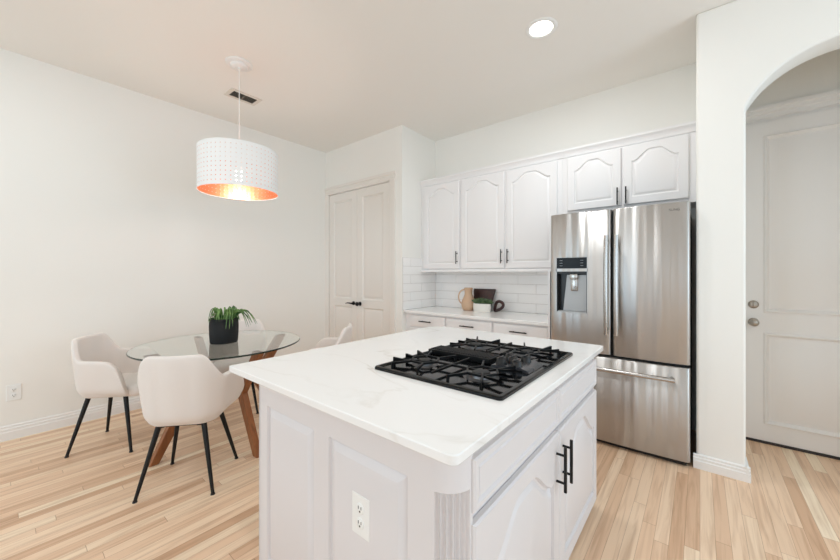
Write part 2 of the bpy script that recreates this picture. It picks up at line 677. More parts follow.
# jamb lining
box(bm, PD0 - .001, PD0 + .012, PY - .006, PY + .1, 0, PDH)
box(bm, PD1 - .012, PD1 + .001, PY - .006, PY + .1, 0, PDH)
box(bm, PD0, PD1, PY - .006, PY + .1, PDH - .006, PDH + .001)
structure('trim_pantry_casing', bm, PDOOR)
mid = (PD0 + PD1) / 2
for k, (x0, x1) in enumerate(((PD0 + .015, mid - .0015), (mid + .0015, PD1 - .015))):
    w = x1 - x0
    bm = bmesh.new()
    panel_slab(bm, w, 2.405, .035, [(.105, w - .105, .2, .85, 0), (.105, w - .105, .95, 2.3, 0)],
               [(0, 0), (.003, .006), (.016, .015), (.022, .017), (.05, .006), (.052, .0055)], .002)
    xf(bm, place(x0, PY + .006, .008))
    d = structure('door_%d' % (k + 1), bm, PDOOR, 30)
    hx = mid + (-.065 if k == 0 else .065)
    hz = .905
    bm = bmesh.new()
    y0 = PY + .006
    cyl(bm, (hx, y0, hz), (hx, y0 - .012, hz), .027, .025, 24)
    cyl(bm, (hx, y0 - .012, hz), (hx, y0 - .045, hz), .011, n=14)
    if k == 0:
        tube(bm, [(hx + .008, y0 - .047, hz), (hx - .03, y0 - .05, hz + .004), (hx - .075, y0 - .05, hz + .004), (hx - .115, y0 - .046, hz - .006)], [.011, .009, .007, .005], 10)
        link('lever_handle', bm, BLACK, d, 40, label='black lever handle')
    else:
        bm2 = bmesh.new()
        lathe(bm2, [(0, 0), (.016, .002), (.026, .012), (.028, .022), (.022, .034), (.01, .04), (0, .041)], n=20)
        xf(bm2, Matrix.Translation((hx, y0 - .036, hz)) @ Matrix.Rotation(PI / 2, 4, 'X'))
        me = bpy.data.meshes.new('tmp')
        bm2.to_mesh(me)
        bm.from_mesh(me)
        bm2.free()
        link('knob', bm, BLACK, d, 40, label='round black knob')
# hinges of the right leaf
bm = bmesh.new()
for z in (.25, 1.2, 2.2):
    cyl(bm, (PD1 - .0135, PY - .004, z - .045), (PD1 - .0135, PY - .004, z + .045), .006, n=10)
link('hinges', bm, PDOOR, bpy.data.objects['door_2'], 40)

# entry door ----------------------------------------------------------
w = VD1 - VD0 - .01
bm = bmesh.new()
panel_slab(bm, w, VDH - .022, .045, [(.13, w - .13, .13, .83, 0), (.13, w - .13, .985, 2.34, 0)], MOULD, .002)
xf(bm, place(VD0 + .005, 3.71, .018))
d3 = structure('door_3', bm, TRIM, 30)
for nm, z in (('deadbolt', 1.062), ('knob', .925)):
    bm = bmesh.new()
    if nm == 'deadbolt':
        pr = [(0, 0), (.031, 0), (.031, .006), (.025, .012), (.019, .013), (.018, .019), (0, .02)]
    else:
        pr = [(0, 0), (.032, 0), (.032, .005), (.016, .01), (.012, .016), (.012, .03), (.024, .038), (.029, .05), (.026, .062), (.014, .069), (0, .07)]
    lathe(bm, pr, n=24)
    if nm == 'deadbolt':
        box(bm, -.004, .004, -.016, .016, .018, .03, .002)
    xf(bm, Matrix.Translation((.322, 3.71, z)) @ Matrix.Rotation(PI / 2, 4, 'X'))
    link(nm, bm, NICKEL, d3, 40, label='satin nickel ' + nm)
bm = bmesh.new()
ZT = VDH
prism(bm, [(3.75, ZT), (3.738, ZT), (3.737, ZT + .02), (3.726, ZT + .03), (3.724, ZT + .055), (3.712, ZT + .064), (3.71, ZT + .085), (3.70, ZT + .092), (3.70, ZT + .115), (3.75, ZT + .115)], 'x', .1, 1.3)
box(bm, VD0 - .09, VD0, 3.735, 3.752, 0, ZT)
box(bm, VD1, VD1 + .09, 3.735, 3.752, 0, ZT)
structure('trim_entry_casing', bm, TRIM)
structure('trim_threshold', bx(VD0, VD1, 3.7, 3.8, 0, .012, bev=.003), mat('dark_threshold', srgb(52, 44, 40), .5))

# backsplash -----------------------------------------------------------
bm = bmesh.new()
box(bm, AX + .002, -1.02, BY - .006, BY, .872, 1.345)
TW, TH, G = .4064, .1016, .003
bmt = bmesh.new()
rnd = random.Random(3)
for r in range(5):
    z0 = .8725 + r * (TH + G * .6)
    z1 = min(z0 + TH, 1.343)
    off = (-1.975 if r % 2 else -1.772)
    for k in range(-3, 5):
        x0 = off + k * (TW + G) + G / 2
        x1 = x0 + TW
        x0, x1 = max(x0, AX + .009), min(x1, -1.022)
        if x1 - x0 > .01:
            box(bmt, x0, x1, BY - .0115, BY - .003, z0 + G / 2, z1, .0014, 2)
for r in range(6):
    z0 = .8725 + r * (TH + G * .6)
    for k in range(-1, 3):
        y0 = 2.93 + (.203 if r % 2 else 0) + k * (TW + G) + G / 2
        y1 = y0 + TW
        y0, y1 = max(y0, PY + .012), min(y1, BY - .013)
        if y1 - y0 > .01:
            box(bmt, AX + .003, AX + .0115, y0, y1, z0 + G / 2, z0 + TH, .0014, 2)
box(bm, AX, AX + .006, PY + .01, BY, .872, .8725 + 6 * (TH + G * .6))
tl = link('backsplash', bm, GROUT, kind='structure')
link('tiles', bmt, TILE, tl)

# ================================================================== CABINETS ON THE BACK WALL
UY = 3.33          # face of the upper doors
RISE = .075


def upper_cabinet(label, x0, x1, z0, z1, doors, pull_z, handle_sides):
    t = thing('wall_cabinet', label, 'cabinet', ((x0 + x1) / 2, BY - .15, z0), 0, 'white cabinets on the back wall')
    cx, cy, cz = t.location
    bm = bmesh.new()
    box(bm, x0 - cx, x1 - cx, UY + .021 - cy, BY - .001 - cy, 0, z1 - z0)
    link('carcass', bm, CAB, t)
    for (d0, d1), hs in zip(doors, handle_sides):
        w, h = d1 - d0, z1 - .085 - (z0 + .03)
        bm = bmesh.new()
        panel_slab(bm, w, h, .02, [(.062, w - .062, .062, h - .05, RISE)], RAISED)
        xf(bm, place(d0 - cx, UY - cy, .03))
        d = link('door', bm, CAB, t, 30)
        bm = bmesh.new()
        bar_pull(bm, .145, .0055, .03)
        hx = d1 - .024 if hs > 0 else d0 + .024
        xf(bm, place(hx - cx, UY - cy, pull_z - z0))
        link('handle', bm, BLACK, d, 40, label='slim black bar handle')
    # crown strip and bottom light rail
    bm = bmesh.new()
    H = z1 - z0
    y = UY + .02 - cy
    prism(bm, [(y + .005, H - .07), (y - .008, H - .07), (y - .012, H - .05), (y - .02, H - .032), (y - .03, H - .018), (y - .032, H - .012), (y - .032, H), (y + .005, H)], 'x', x0 - cx, x1 - cx)
    link('crown_moulding', bm, CAB, t)
    return t


t = upper_cabinet('white single-door wall cabinet in the corner by the pantry wall', AX + .001, -2.128, 1.326, 2.455, [(-2.654, -2.141)], 1.485, [1])
t2 = upper_cabinet('white double-door wall cabinet above the jug and planter', -2.127, -1.001, 1.326, 2.455, [(-2.114, -1.586), (-1.563, -1.047)], 1.482, [1, -1])
t3 = upper_cabinet('short white two-door cabinet above the steel refrigerator', -1.0, -.021, 1.85, 2.455, [(-.957, -.519), (-.504, -.065)], 1.957, [1, -1])
for tt, a, b in ((t, AX + .001, -2.128), (t2, -2.127, -1.001)):
    cx, cy = tt.location.x, tt.location.y
    bm = bmesh.new()
    prism(bm, [(UY + .03 - cy, 0.022), (UY + .004 - cy, .022), (UY - .004 - cy, .012), (UY - .006 - cy, -.004), (UY + .03 - cy, -.004)], 'x', a - cx, b - cx)
    link('light_rail', bm, CAB, tt)

CT = .873
DY = 3.04


def base_cabinet(label, x0, x1, d0, d1):
    t = thing('base_cabinet', label, 'cabinet', ((x0 + x1) / 2, BY - .3, 0), 0, 'white base cabinets under the back counter')
    cx, cy, _ = t.location
    bm = bmesh.new()
    box(bm, x0 - cx, x1 - cx, DY + .021 - cy, BY - .001 - cy, .1, CT - .031)
    box(bm, x0 - cx, x1 - cx, DY + .09 - cy, BY - .001 - cy, 0, .1)
    link('carcass', bm, CAB, t)
    w = d1 - d0
    bm = bmesh.new()
    panel_slab(bm, w, .13, .02, [(.012, w - .012, .012, .118, 0)], [(0, 0), (.012, -.004), (.016, -.004)], .004)
    xf(bm, place(d0 - cx, DY - cy, .692))
    d = link('drawer', bm, CAB, t, 30)
    bm = bmesh.new()
    bar_pull(bm, .165, .006, .03, False)
    xf(bm, place(w / 2 + d0 - cx, DY - .004 - cy, .76))
    link('handle', bm, BLACK, d, 40, label='slim black bar handle')
    n = 1 if w < .52 else 1
    bm = bmesh.new()
    panel_slab(bm, w, .56, .02, [(.06, w - .06, .06, .5, .05)], RAISED)
    xf(bm, place(d0 - cx, DY - cy, .115))
    dd = link('door', bm, CAB, t, 30)
    bm = bmesh.new()
    bar_pull(bm, .145, .0055, .03)
    xf(bm, place(d1 - .03 - cx, DY - cy, .59))
    link('handle', bm, BLACK, dd, 40, label='slim black bar handle')
    return t


base_cabinet('white base cabinet with drawer, next to the pantry wall', AX + .001, -2.127, -2.64, -2.139)
base_cabinet('white base cabinet with drawer, middle of three under the jug', -2.126, -1.569, -2.113, -1.579)
base_cabinet('white base cabinet with drawer, beside the refrigerator', -1.568, -1.022, -1.558, -1.035)
o = bevel_mod(link('countertop', bx(AX + .0125, -1.0205, 3.012, BY - .0125, CT - .03, CT), QUARTZ), .003, 2)
tag(o, 'white stone worktop along the tiled back wall', 'countertop')
bm = bx(-1.02, -1.001, 3.0, BY - .001, 0, 1.32)
o = link('refrigerator_side_panel', bm, CAB)
tag(o, 'white upright panel between back counter and refrigerator', 'panel')

# ================================================================== REFRIGERATOR
RF = thing('refrigerator', 'stainless steel french-door refrigerator with bottom freezer drawer and ice dispenser', 'refrigerator', (-.4975, 3.28, 0))
RX0, RY0 = RF.location.x, RF.location.y


def rf(name, bm, m, smooth=None, parent=None, label=None):
    xf(bm, Matrix.Translation((-RX0, -RY0, 0)))
    return link(name, bm, m, parent or RF, smooth, label=label)


FX0, FX1, FYF = -.966, -.05, 2.886
bm = bmesh.new()
box(bm, FX0 + .005, FX1 - .004, 2.972, 3.62, .03, 1.762, .004)
for x in (FX0 + .08, FX1 - .08):
    for y in (3.02, 3.55):
        cyl(bm, (x, y, 0), (x, y, .032), .022, n=14)
rf('case', bm, FRIDGE_SIDE)
bm = bmesh.new()
box(bm, FX0 + .02, FX1 - .02, 2.925, 2.975, .006, .032, .003)
rf('kick_grille', bm, BLACKP)


def door_front(x0, x1, z0, z1, hole=None, bulge=.011, back=2.968):
    """convex steel door with rounded vertical edges."""
    bm = bmesh.new()
    xc, hw, e = (x0 + x1) / 2, (x1 - x0) / 2, .022
    xs = [x0 + e * (1 - math.cos(PI / 2 * i / 6)) for i in range(7)]
    xs += [x0 + e + (x1 - x0 - 2 * e) * i / 24 for i in range(1, 24)]
    xs += [x1 - e * (1 - math.cos(PI / 2 * (6 - i) / 6)) for i in range(7)]
    if hole:
        xs = sorted(set(xs) | {hole[0], hole[1]})

    def y(x):
        d = min(x - x0, x1 - x)
        s = ((x - xc) / hw) ** 2 * bulge
        if d < e:
            k = 1 - d / e
            s += .024 * (1 - math.sqrt(max(0, 1 - k * k)))
        return FYF + s
    ez = .006
    zs = [z0 + ez] + ([hole[2], hole[3]] if hole else []) + [z1 - ez]
    g = [[bm.verts.new((x, y(x), z)) for x in xs] for z in zs]
    for j in range(len(zs) - 1):
        for i in range(len(xs) - 1):
            if hole and j == 1 and xs[i] >= hole[0] - 1e-6 and xs[i + 1] <= hole[1] + 1e-6:
                continue
            bm.faces.new((g[j][i], g[j][i + 1], g[j + 1][i + 1], g[j + 1][i]))
    for row, z in ((g[0], z0), (g[-1], z1)):
        a = ring(bm, [(x, y(x) + .007, z) for x in xs])
        b = ring(bm, [(x, back, z) for x in xs])
        bridge(bm, row, a, False)
        bridge(bm, a, b, False)
        for v, u, q in ((row[0], a[0], b[0]), (row[-1], a[-1], b[-1])):
            pass
    # sides
    for i in (0, -1):
        x = xs[i]
        col = [bm.verts.new((x, y(x), z)) for z in (z0 + ez, z1 - ez)]
        colb = [bm.verts.new((x, back, z)) for z in (z0, z1)]
        bm.faces.new((col[0], col[1], colb[1], colb[0]))
    b = ring(bm, [(x0, back, z0), (x1, back, z0), (x1, back, z1), (x0, back, z1)])
    bm.faces.new(b)
    bmesh.ops.remove_doubles(bm, verts=bm.verts[:], dist=1e-5)
    return bm


GX = -.512
HOLE = (-.918, -.676, .985, 1.435)
ld = rf('door', door_front(FX0, GX - .005, .688, 1.785, HOLE), STEEL, 50)
rd = rf('door', door_front(GX + .005, FX1, .688, 1.785), STEEL, 50)
fz = rf('freezer_drawer', door_front(FX0, FX1, .036, .668, None, .014), STEEL, 50)
# dark seals behind the doors
bm = bmesh.new()
box(bm, FX0 + .02, FX1 - .02, 2.95, 2.974, .05, 1.775)
rf('door_seal', bm, BLACKP)
# ice and water dispenser in the left door
bm = bmesh.new()
hx0, hx1, hz0, hz1 = HOLE
yb, yf = 2.955, FYF + .008
# frame around the hole and the silver bar between display and recess
for a in ((hx0, hx0 + .006, yf - .004, yb, hz0, hz1), (hx1 - .006, hx1, yf - .004, yb, hz0, hz1), (hx0, hx1, yf - .004, yb, hz0, hz0 + .006),
          (hx0, hx1, yf - .004, yb, hz1 - .006, hz1), (hx0, hx1, yf - .004, yb, 1.318, 1.342)):
    box(bm, *a)
dp = rf('dispenser', bm, STEEL, parent=ld)
bm = bx(hx0 + .006, hx1 - .006, yf - .002, yb, 1.342, hz1 - .006)
ds = rf('display', bm, DISPLAY, parent=ld)
for x in (hx0 + .03, hx1 - .055):
    for k in range(3):
        rf('display_icon', bx(x, x + .022, yf - .0028, yf - .002, 1.363 + .021 * k, 1.366 + .021 * k), ICON, parent=ld)
bm = bmesh.new()
box(bm, hx0 + .006, hx1 - .006, yb - .003, yb, hz0 + .006, 1.318)
box(bm, hx0 + .006, hx0 + .012, yf + .004, yb, hz0 + .006, 1.318)
box(bm, hx1 - .012, hx1 - .006, yf + .004, yb, hz0 + .006, 1.318)
box(bm, hx0 + .012, hx1 - .012, yf + .004, yb, 1.30, 1.318)
rf('dispenser_recess', bm, mat('dark_recess', srgb(34, 34, 35), .4), parent=ld)
bm = bmesh.new()
prism(bm, [(hx0 + .075, 1.29), (hx1 - .013, 1.29), (hx1 - .013, 1.0), (hx0 + .045, 1.0)], 'y', yb - .018, yb - .003)
box(bm, hx0 + .012, hx1 - .012, yf + .004, yb - .004, hz0 + .006, hz0 + .014)
rf('splash_plate', bm, GREYP, parent=ld)
bm = bmesh.new()
mx_ = (hx0 + hx1) / 2 + .012
box(bm, mx_ - .03, mx_ + .03, yf + .012, yb - .018, 1.255, 1.3, .006)
box(bm, mx_ - .026, mx_ + .026, yf + .03, yf + .042, 1.16, 1.27, .006)
rf('paddle', bm, HANDLE_STEEL, 40, parent=ld, label='shiny dispenser paddle')
# handles


def bow_handle(x, z0, z1):
    bm = bmesh.new()
    pts, n = [], 22
    for i in range(n + 1):
        s = i / n
        pts.append((x, FYF - .046 - .010 * math.sin(PI * s), z0 + (z1 - z0) * s))
    tube(bm, pts, .015, 14)
    for z in (z0 + .035, z1 - .035):
        cyl(bm, (x, FYF + .012, z), (x, FYF - .048, z), .0095, n=12)
    return bm


rf('handle', bow_handle(-.54, .85, 1.585), HANDLE_STEEL, 40, parent=ld)
rf('handle', bow_handle(-.475, .85, 1.585), HANDLE_STEEL, 40, parent=rd)
bm = bmesh.new()
pts = [(-.85 + .72 * i / 22, FYF - .05 - .004 * math.sin(PI * i / 22), .588) for i in range(23)]
tube(bm, pts, .0155, 14)
for x in (-.83, -.15):
    cyl(bm, (x, FYF + .012, .588), (x, FYF - .052, .588), .013, n=12)
rf('handle', bm, HANDLE_STEEL, 40, parent=fz)
# raised maker's word on the right door
tcu = bpy.data.curves.new('lettering', 'FONT')
tcu.body = 'SAMSUNG'
tcu.size = .022
tcu.extrude = .0008
tcu.align_x = 'CENTER'
tmp = bpy.data.objects.new('tmp', tcu)
COL.objects.link(tmp)
dg = bpy.context.evaluated_depsgraph_get()
me = bpy.data.meshes.new_from_object(tmp.evaluated_get(dg))
bpy.data.objects.remove(tmp)
bm = bmesh.new()
bm.from_mesh(me)
xf(bm, Matrix.Translation((-.155, FYF + .0035, 1.728)) @ Matrix.Rotation(PI / 2, 4, 'X'))
rf('lettering', bm, mat('lettering_grey', srgb(110, 108, 106), .4, .6), parent=rd)

# ================================================================== ISLAND
IX0, IX1, IY0, IY1 = -1.438, -.452, .69, 2.13
IT = .890
CR = .078       # radius of the fluted corners
IS = thing('kitchen_island', 'white kitchen island with fluted corners, panelled end and cathedral doors', 'kitchen island', (-.945, 1.41, 0))
IC = Matrix.Translation((-IS.location.x, -IS.location.y, 0))


def isl(name, bm, m, smooth=None, parent=None, label=None):
    xf(bm, IC)
    return link(name, bm, m, parent or IS, smooth, label=label)


def island_outline(ins=0.0, cr=CR):
    p = [(IX0 + ins, IY0 + ins)]
    for i in range(9):
        a = -PI / 2 + PI / 2 * i / 8
        p.append((IX1 - cr + (cr - ins) * math.cos(a), IY0 + cr + (cr - ins) * math.sin(a)))
    for i in range(9):
        a = PI / 2 * i / 8
        p.append((IX1 - cr + (cr - ins) * math.cos(a), IY1 - cr + (cr - ins) * math.sin(a)))
    p.append((IX0 + ins, IY1 - ins))
    return p


bm = bmesh.new()
prism(bm, island_outline(.012), 'z', .03, IT - .026)
prism(bm, island_outline(.07), 'z', 0, .03)
isl('body', bm, CAB_DIM, 30)


def fluted_post(cx, cy, a0):
    """quarter-round post with flutes; runs from the floor rail to the collar."""
    bm = bmesh.new()
    NF = 6
    def rad(t, depth):
        k = (t * NF) % 1.0
        return CR - depth * math.sin(PI * k) ** 0.8 if .0 < t < 1 else CR
    rows = [(.03, 0), (.12, 0), (.124, .011), (.748, .011), (.754, 0), (.795, 0), (.7951, -.002), (IT - .027, -.002)]
    M = 60
    prev = None
    for z, dp in rows:
        r = []
        for i in range(M + 1):
            t = i / M
            R = rad((t - .1) / .8, dp) if (dp > 0 and .1 <= t <= .9) else CR - min(dp, 0) * 0
            a = a0 + PI / 2 * t
            r.append((cx + R * math.cos(a), cy + R * math.sin(a), z))
        r.append((cx, cy, z))
        cur = ring(bm, r)
        if prev:
            bridge(bm, prev, cur)
        else:
            bm.faces.new(cur)
        prev = cur
    bm.faces.new(prev)
    return bm


isl('corner_post', fluted_post(IX1 - CR, IY0 + CR, -PI / 2), CAB_DIM, 50)
isl('corner_post', fluted_post(IX1 - CR, IY1 - CR, 0), CAB_DIM, 50)
# panelled end towards the camera
x0, x1 = IX0, IX1 - CR
w, h = x1 - x0, IT - .026 - .03
for a, b in ((x0, -.995), (-.995, x1)):
    bm = bmesh.new()
    w = b - a
    l_, r_ = (.07, .045) if a == x0 else (.04, .075)
    panel_slab(bm, w, h, .012, [(l_, w - r_, .1, h - .102, 0)], [(0, 0), (.004, .009), (.010, .0095), (.034, -.002), (.036, -.0025)], .0)
    xf(bm, place(a, IY0, .03))
    isl('end_panel', bm, CAB_DIM, 30)
# left side and back faces
bm = bmesh.new()
panel_slab(bm, IY1 - IY0 - .0, h, .012, [(.08, IY1 - IY0 - .08, .1, h - .102, 0)], [(0, 0), (.004, .009), (.010, .0095), (.034, -.002), (.036, -.0025)], .0)
xf(bm, place(IX0, IY1, .03, -PI / 2))
isl('side_panel', bm, CAB_DIM, 30)
# drawer fronts and doors on the right side
RO = lambda y, z: place(IX1 - .002, y, z, PI / 2)
seam = 1.44
for k, (a, b) in enumerate(((.762, seam - .004), (seam + .004, 2.085))):
    w = b - a
    bm = bmesh.new()
    panel_slab(bm, w, .138, .02, [(.018, w - .018, .018, .12, 0)], [(0, 0), (.006, .007), (.010, .007), (.014, .003)], .005)
    xf(bm, place(IX1 + .01, a, .69, PI / 2))
    isl('drawer_front', bm, CAB_DIM, 30)
    bm = bmesh.new()
    panel_slab(bm, w, .605, .02, [(.065, w - .065, .065, .545, .115)], [(0, 0), (.005, .013), (.013, .0145), (.032, .001), (.034, .0005)], .006)
    xf(bm, place(IX1 + .01, a, .055, PI / 2))
    d = isl('door', bm, CAB_DIM, 30)
    bm = bmesh.new()
    bar_pull(bm, .175, .0062, .034)
    xf(bm, place(IX1 + .01, (b - .036) if k == 0 else (a + .036), .532, PI / 2))
    isl('handle', bm, BLACK, 40, parent=d, label='black bar handle')
# island worktop
bm = bmesh.new()
TX0, TX1, TY0, TY1, cr = -1.63, -.425, .645, 2.185, .022
pl = []
for cx, cy, a0, r in ((TX1 - cr, TY0 + cr, -PI / 2, cr), (TX1 - cr, TY1 - cr, 0, cr), (TX0 + .12, TY1 - .12, PI / 2, .12), (TX0 + .012, TY0 + .012, PI, .012)):
    for i in range(9):
        a = a0 + PI / 2 * i / 8
        pl.append((cx + r * math.cos(a), cy + r * math.sin(a)))
prism(bm, pl, 'z', IT - .026, IT)
o = bevel_mod(link('island_countertop', bm, QUARTZ, smooth=30), .003, 2, 50)
tag(o, 'large white veined stone worktop on the kitchen island', 'countertop')


def outlet(label, loc, rotz, w, h, group, double=False):
    t = thing('wall_outlet', label, 'outlet', loc, rotz, group)
    bm = bx(-w / 2, w / 2, -.006, -.0003, -h / 2, h / 2, bev=.0025)
    link('cover_plate', bm, WHITEP, t)
    xs = (-.024, .024) if double else (0,)
    for x in xs:
        for z in (-.022, .022):
            bm = bmesh.new()
            lathe(bm, [(0, 0), (.0165, 0), (.0165, .002), (.015, .0028), (0, .0028)], n=24)
            xf(bm, Matrix.Translation((x, -.0055, z)) @ Matrix.Rotation(PI / 2, 4, 'X'))
            s = link('socket', bm, WHITEP, t, 40)
            bm = bmesh.new()
            box(bm, x - .0072, x - .0048, -.0089, -.0082, z - .001, z + .008)
            box(bm, x + .0048, x + .0072, -.0089, -.0082, z - .001, z + .008)
            cyl(bm, (x, -.0082, z - .0075), (x, -.0089, z - .0075), .0028, n=12)
            link('slots', bm, DARKSLOT, s)
    return t


outlet('white double socket plate on the island end panel', (-.792, IY0 + .002, .572), 0, .078, .124, None)
outlet('white socket plate low on the left wall above the baseboard', (LX, .07, .362), PI / 2, .078, .122, None)

# ================================================================== COOKTOP
CK = thing('gas_cooktop', 'black four-burner gas cooktop with centre vent on the island worktop', 'cooktop', (-.794, 1.427, IT))
cw, cd = .625, .855     # along x, along y


def ck(name, bm, m, smooth=None, parent=None, label=None):
    return link(name, bm, m, parent or CK, smooth, label=label)


bm = bmesh.new()
def rrect(w, d, r, n=6):
    p = []
    for sx, sy, a0 in ((1, -1, -PI / 2), (1, 1, 0), (-1, 1, PI / 2), (-1, -1, PI)):
        for i in range(n + 1):
            a = a0 + PI / 2 * i / n
            p.append((sx * (w / 2 - r) + r * math.cos(a), sy * (d / 2 - r) + r * math.sin(a)))
    return p


rows = [(cw, cd, .016, .0), (cw, cd, .016, .009), (cw - .008, cd - .008, .014, .014), (cw - .03, cd - .03, .012, .0155), (cw - .045, cd - .045, .01, .008)]
prev = None
for a, b, r, z in rows:
    cur = ring(bm, [(x, y, z) for x, y in rrect(a, b, r)])
    if prev:
        bridge(bm, prev, cur)
    else:
        bm.faces.new(cur)
    prev = cur
bm.faces.new(prev)
ck('base', bm, ENAMEL, 30)
# centre vent with louvre slats
bm = bmesh.new()
vx0, vx1 = -.285, .075
box(bm, vx0, vx1, -.058, .058, .008, .034, .004)
for i in range(26):
    x = vx0 + .014 + (vx1 - vx0 - .028) * i / 25
    box(bm, x - .0032, x + .0032, -.046, .046, .033, .0375)
ck('vent_grille', bm, IRON)
# control pod with knobs
bm = bmesh.new()
prism(bm, [(-.075, .008), (-.07, .02), (.05, .026), (.075, .018), (.08, .008)], 'y', .0, 1)
bmesh.ops.scale(bm, verts=bm.verts[:], vec=(1.15, .17, 1))
bmesh.ops.translate(bm, verts=bm.verts[:], vec=(.18, -.085, 0))
ck('control_panel', bm, mat('grey_control_panel', srgb(70, 70, 74), .25, .3), 30)
for kx, ky in ((.13, -.048), (.13, .045), (.205, -.052), (.205, .05), (.165, .0)):
    bm = bmesh.new()
    lathe(bm, [(0, .02), (.025, .02), (.026, .026), (.0225, .032), (.021, .046), (.017, .05), (0, .05)], (kx, ky, 0), 24)
    box(bm, kx - .005, kx + .005, ky - .021, ky + .021, .046, .056, .002)
    ck('knob', bm, BLACKP, 40)


def burner(bx_, by_, r):
    bm = bmesh.new()
    lathe(bm, [(0, .006), (r * 1.75, .006), (r * 1.75, .0085), (r * 1.4, .011), (r * 1.1, .010), (r * 1.05, .02), (r, .024), (0, .024)], (bx_, by_, 0), 28)
    b = ck('burner', bm, ALU, 40)
    bm = bmesh.new()
    lathe(bm, [(0, .0235), (r * .86, .0235), (r * .9, .027), (r * .82, .031), (r * .3, .033), (0, .033)], (bx_, by_, 0), 28)
    ck('burner_cap', bm, IRON, 40, parent=b)


BUR = [(-.165, -.235, .036), (.135, -.245, .042), (-.165, .235, .042), (.135, .245, .036)]
for b in BUR:
    burner(*b)


def grate(y0, y1):
    """cast grate over two burners: rings, long crossing fingers, upturned fin tips."""
    bm = bmesh.new()
    gx0, gx1 = -.285, .27
    top, t = .034, .0075
    ym = (y0 + y1) / 2
    far = ym > 0

    def bar(p, q, h=.010, w=t):
        beam(bm, (p[0], p[1], top - h / 2), (q[0], q[1], top - h / 2), w, h)

    def fin(p, q, up, foot=True):
        d = Vector((q[0] - p[0], q[1] - p[1], 0)).normalized()
        e = Vector((q[0], q[1], 0))
        n = Vector((-d.y, d.x, 0)) * (t / 2)
        prof = [(e - d * .06, top - .006), (e - d * .06, top), (e - d * .003, top + up), (e, top + up - .001)]
        prof += [(e, .008), (e - d * .010, .008), (e - d * .012, top - .01)] if foot else [(e, top - .004)]
        A = ring(bm, [(v.x + n.x, v.y + n.y, z) for v, z in prof])
        B = ring(bm, [(v.x - n.x, v.y - n.y, z) for v, z in prof])
        bridge(bm, A, B)
        bm.faces.new(A)
        bm.faces.new(B)
    for b in (-.165, .135):
        R = .07
        oc = [(b + R * math.cos(PI / 3 * k), ym + R * math.sin(PI / 3 * k)) for k in range(6)]
        for k in range(6):
            bar(oc[k], oc[(k + 1) % 6])
            if k % 2 == (0 if b < 0 else 1):
                bar(oc[k], (b + (oc[k][0] - b) * .42, ym + (oc[k][1] - ym) * .42))
        for sg, yy in ((-1, y0), (1, y1)):
            for dx, k in ((-.075, 2 if sg > 0 else 4), (.075, 1 if sg > 0 else 5)):
                p, q = oc[k], (b + dx, yy)
                bar(p, q)
                fin(p, q, .009 if (far and sg > 0) else .001)
    for dy in (-.09, 0, .09):
        p = (-.165 - .068 if dy == 0 else -.165 - .036, ym + dy * .65)
        q = (gx0, ym + dy)
        bar(p, q)
        fin(p, q, .002 if far else .008)
        p = (.135 + .068 if dy == 0 else .135 + .036, ym + dy * .65)
        q = (gx1, ym + dy)
        bar(p, q)
        fin(p, q, .010 if far and dy > 0 else .0, False)
    bar((-.165 + .07, ym), (.135 - .07, ym))
    bar((-.015, y0), (-.015, y1))
    return bm


ck('grate', grate(-.385, -.085), IRON, 30)
ck('grate', grate(.09, .385), IRON, 30)
CK.scale = (.957, .953, .92)

# ================================================================== DINING SET
TC = (-2.97, 1.13)
T = thing('dining_table', 'round glass dining table on crossed brown wooden legs', 'table', (TC[0], TC[1], 0))
bm = bmesh.new()
R = .588
lathe(bm, [(0, .738), (R - .004, .738), (R, .742), (R, .746), (R - .004, .75), (0, .75)], n=96)
g_ = link('glass_top', bm, [GLASS, GLASSEDGE], T, 30, label='clear round glass top')
for p_ in g_.data.polygons:
    if abs(p_.normal.z) < .9:
        p_.material_index = 1
for k in range(4):
    a = k * PI / 2 + math.radians(4)
    d = Vector((math.cos(a), math.sin(a), 0))
    bo = Vector((.055, 0, 0))
    bm = bmesh.new()
    s = Vector((-d.y, d.x, 0)) * (.031 if k < 2 else -.031) * 0
    prof = [(.445, 0), (.5, 0), (.3, .415), (.525, .738), (.44, .738), (.215, .42)]
    n = Vector((-d.y, d.x, 0)) * .022
    A = ring(bm, [(bo.x + d.x * u + n.x, d.y * u + n.y, z) for u, z in prof])
    B = ring(bm, [(bo.x + d.x * u - n.x, d.y * u - n.y, z) for u, z in prof])
    bridge(bm, A, B)
    bm.faces.new(A)
    bm.faces.new(B)
    bevel_mod(link('leg', bm, WALNUT, T), .004, 2)
    if k < 2:
        bm = bmesh.new()
        dz = .0 if k == 0 else .0301
        beam(bm, bo + d * -.235 + Vector((0, 0, .395 + dz)), bo + d * .235 + Vector((0, 0, .395 + dz)), .04, .03)
        link('stretcher', bm, WALNUT, T)


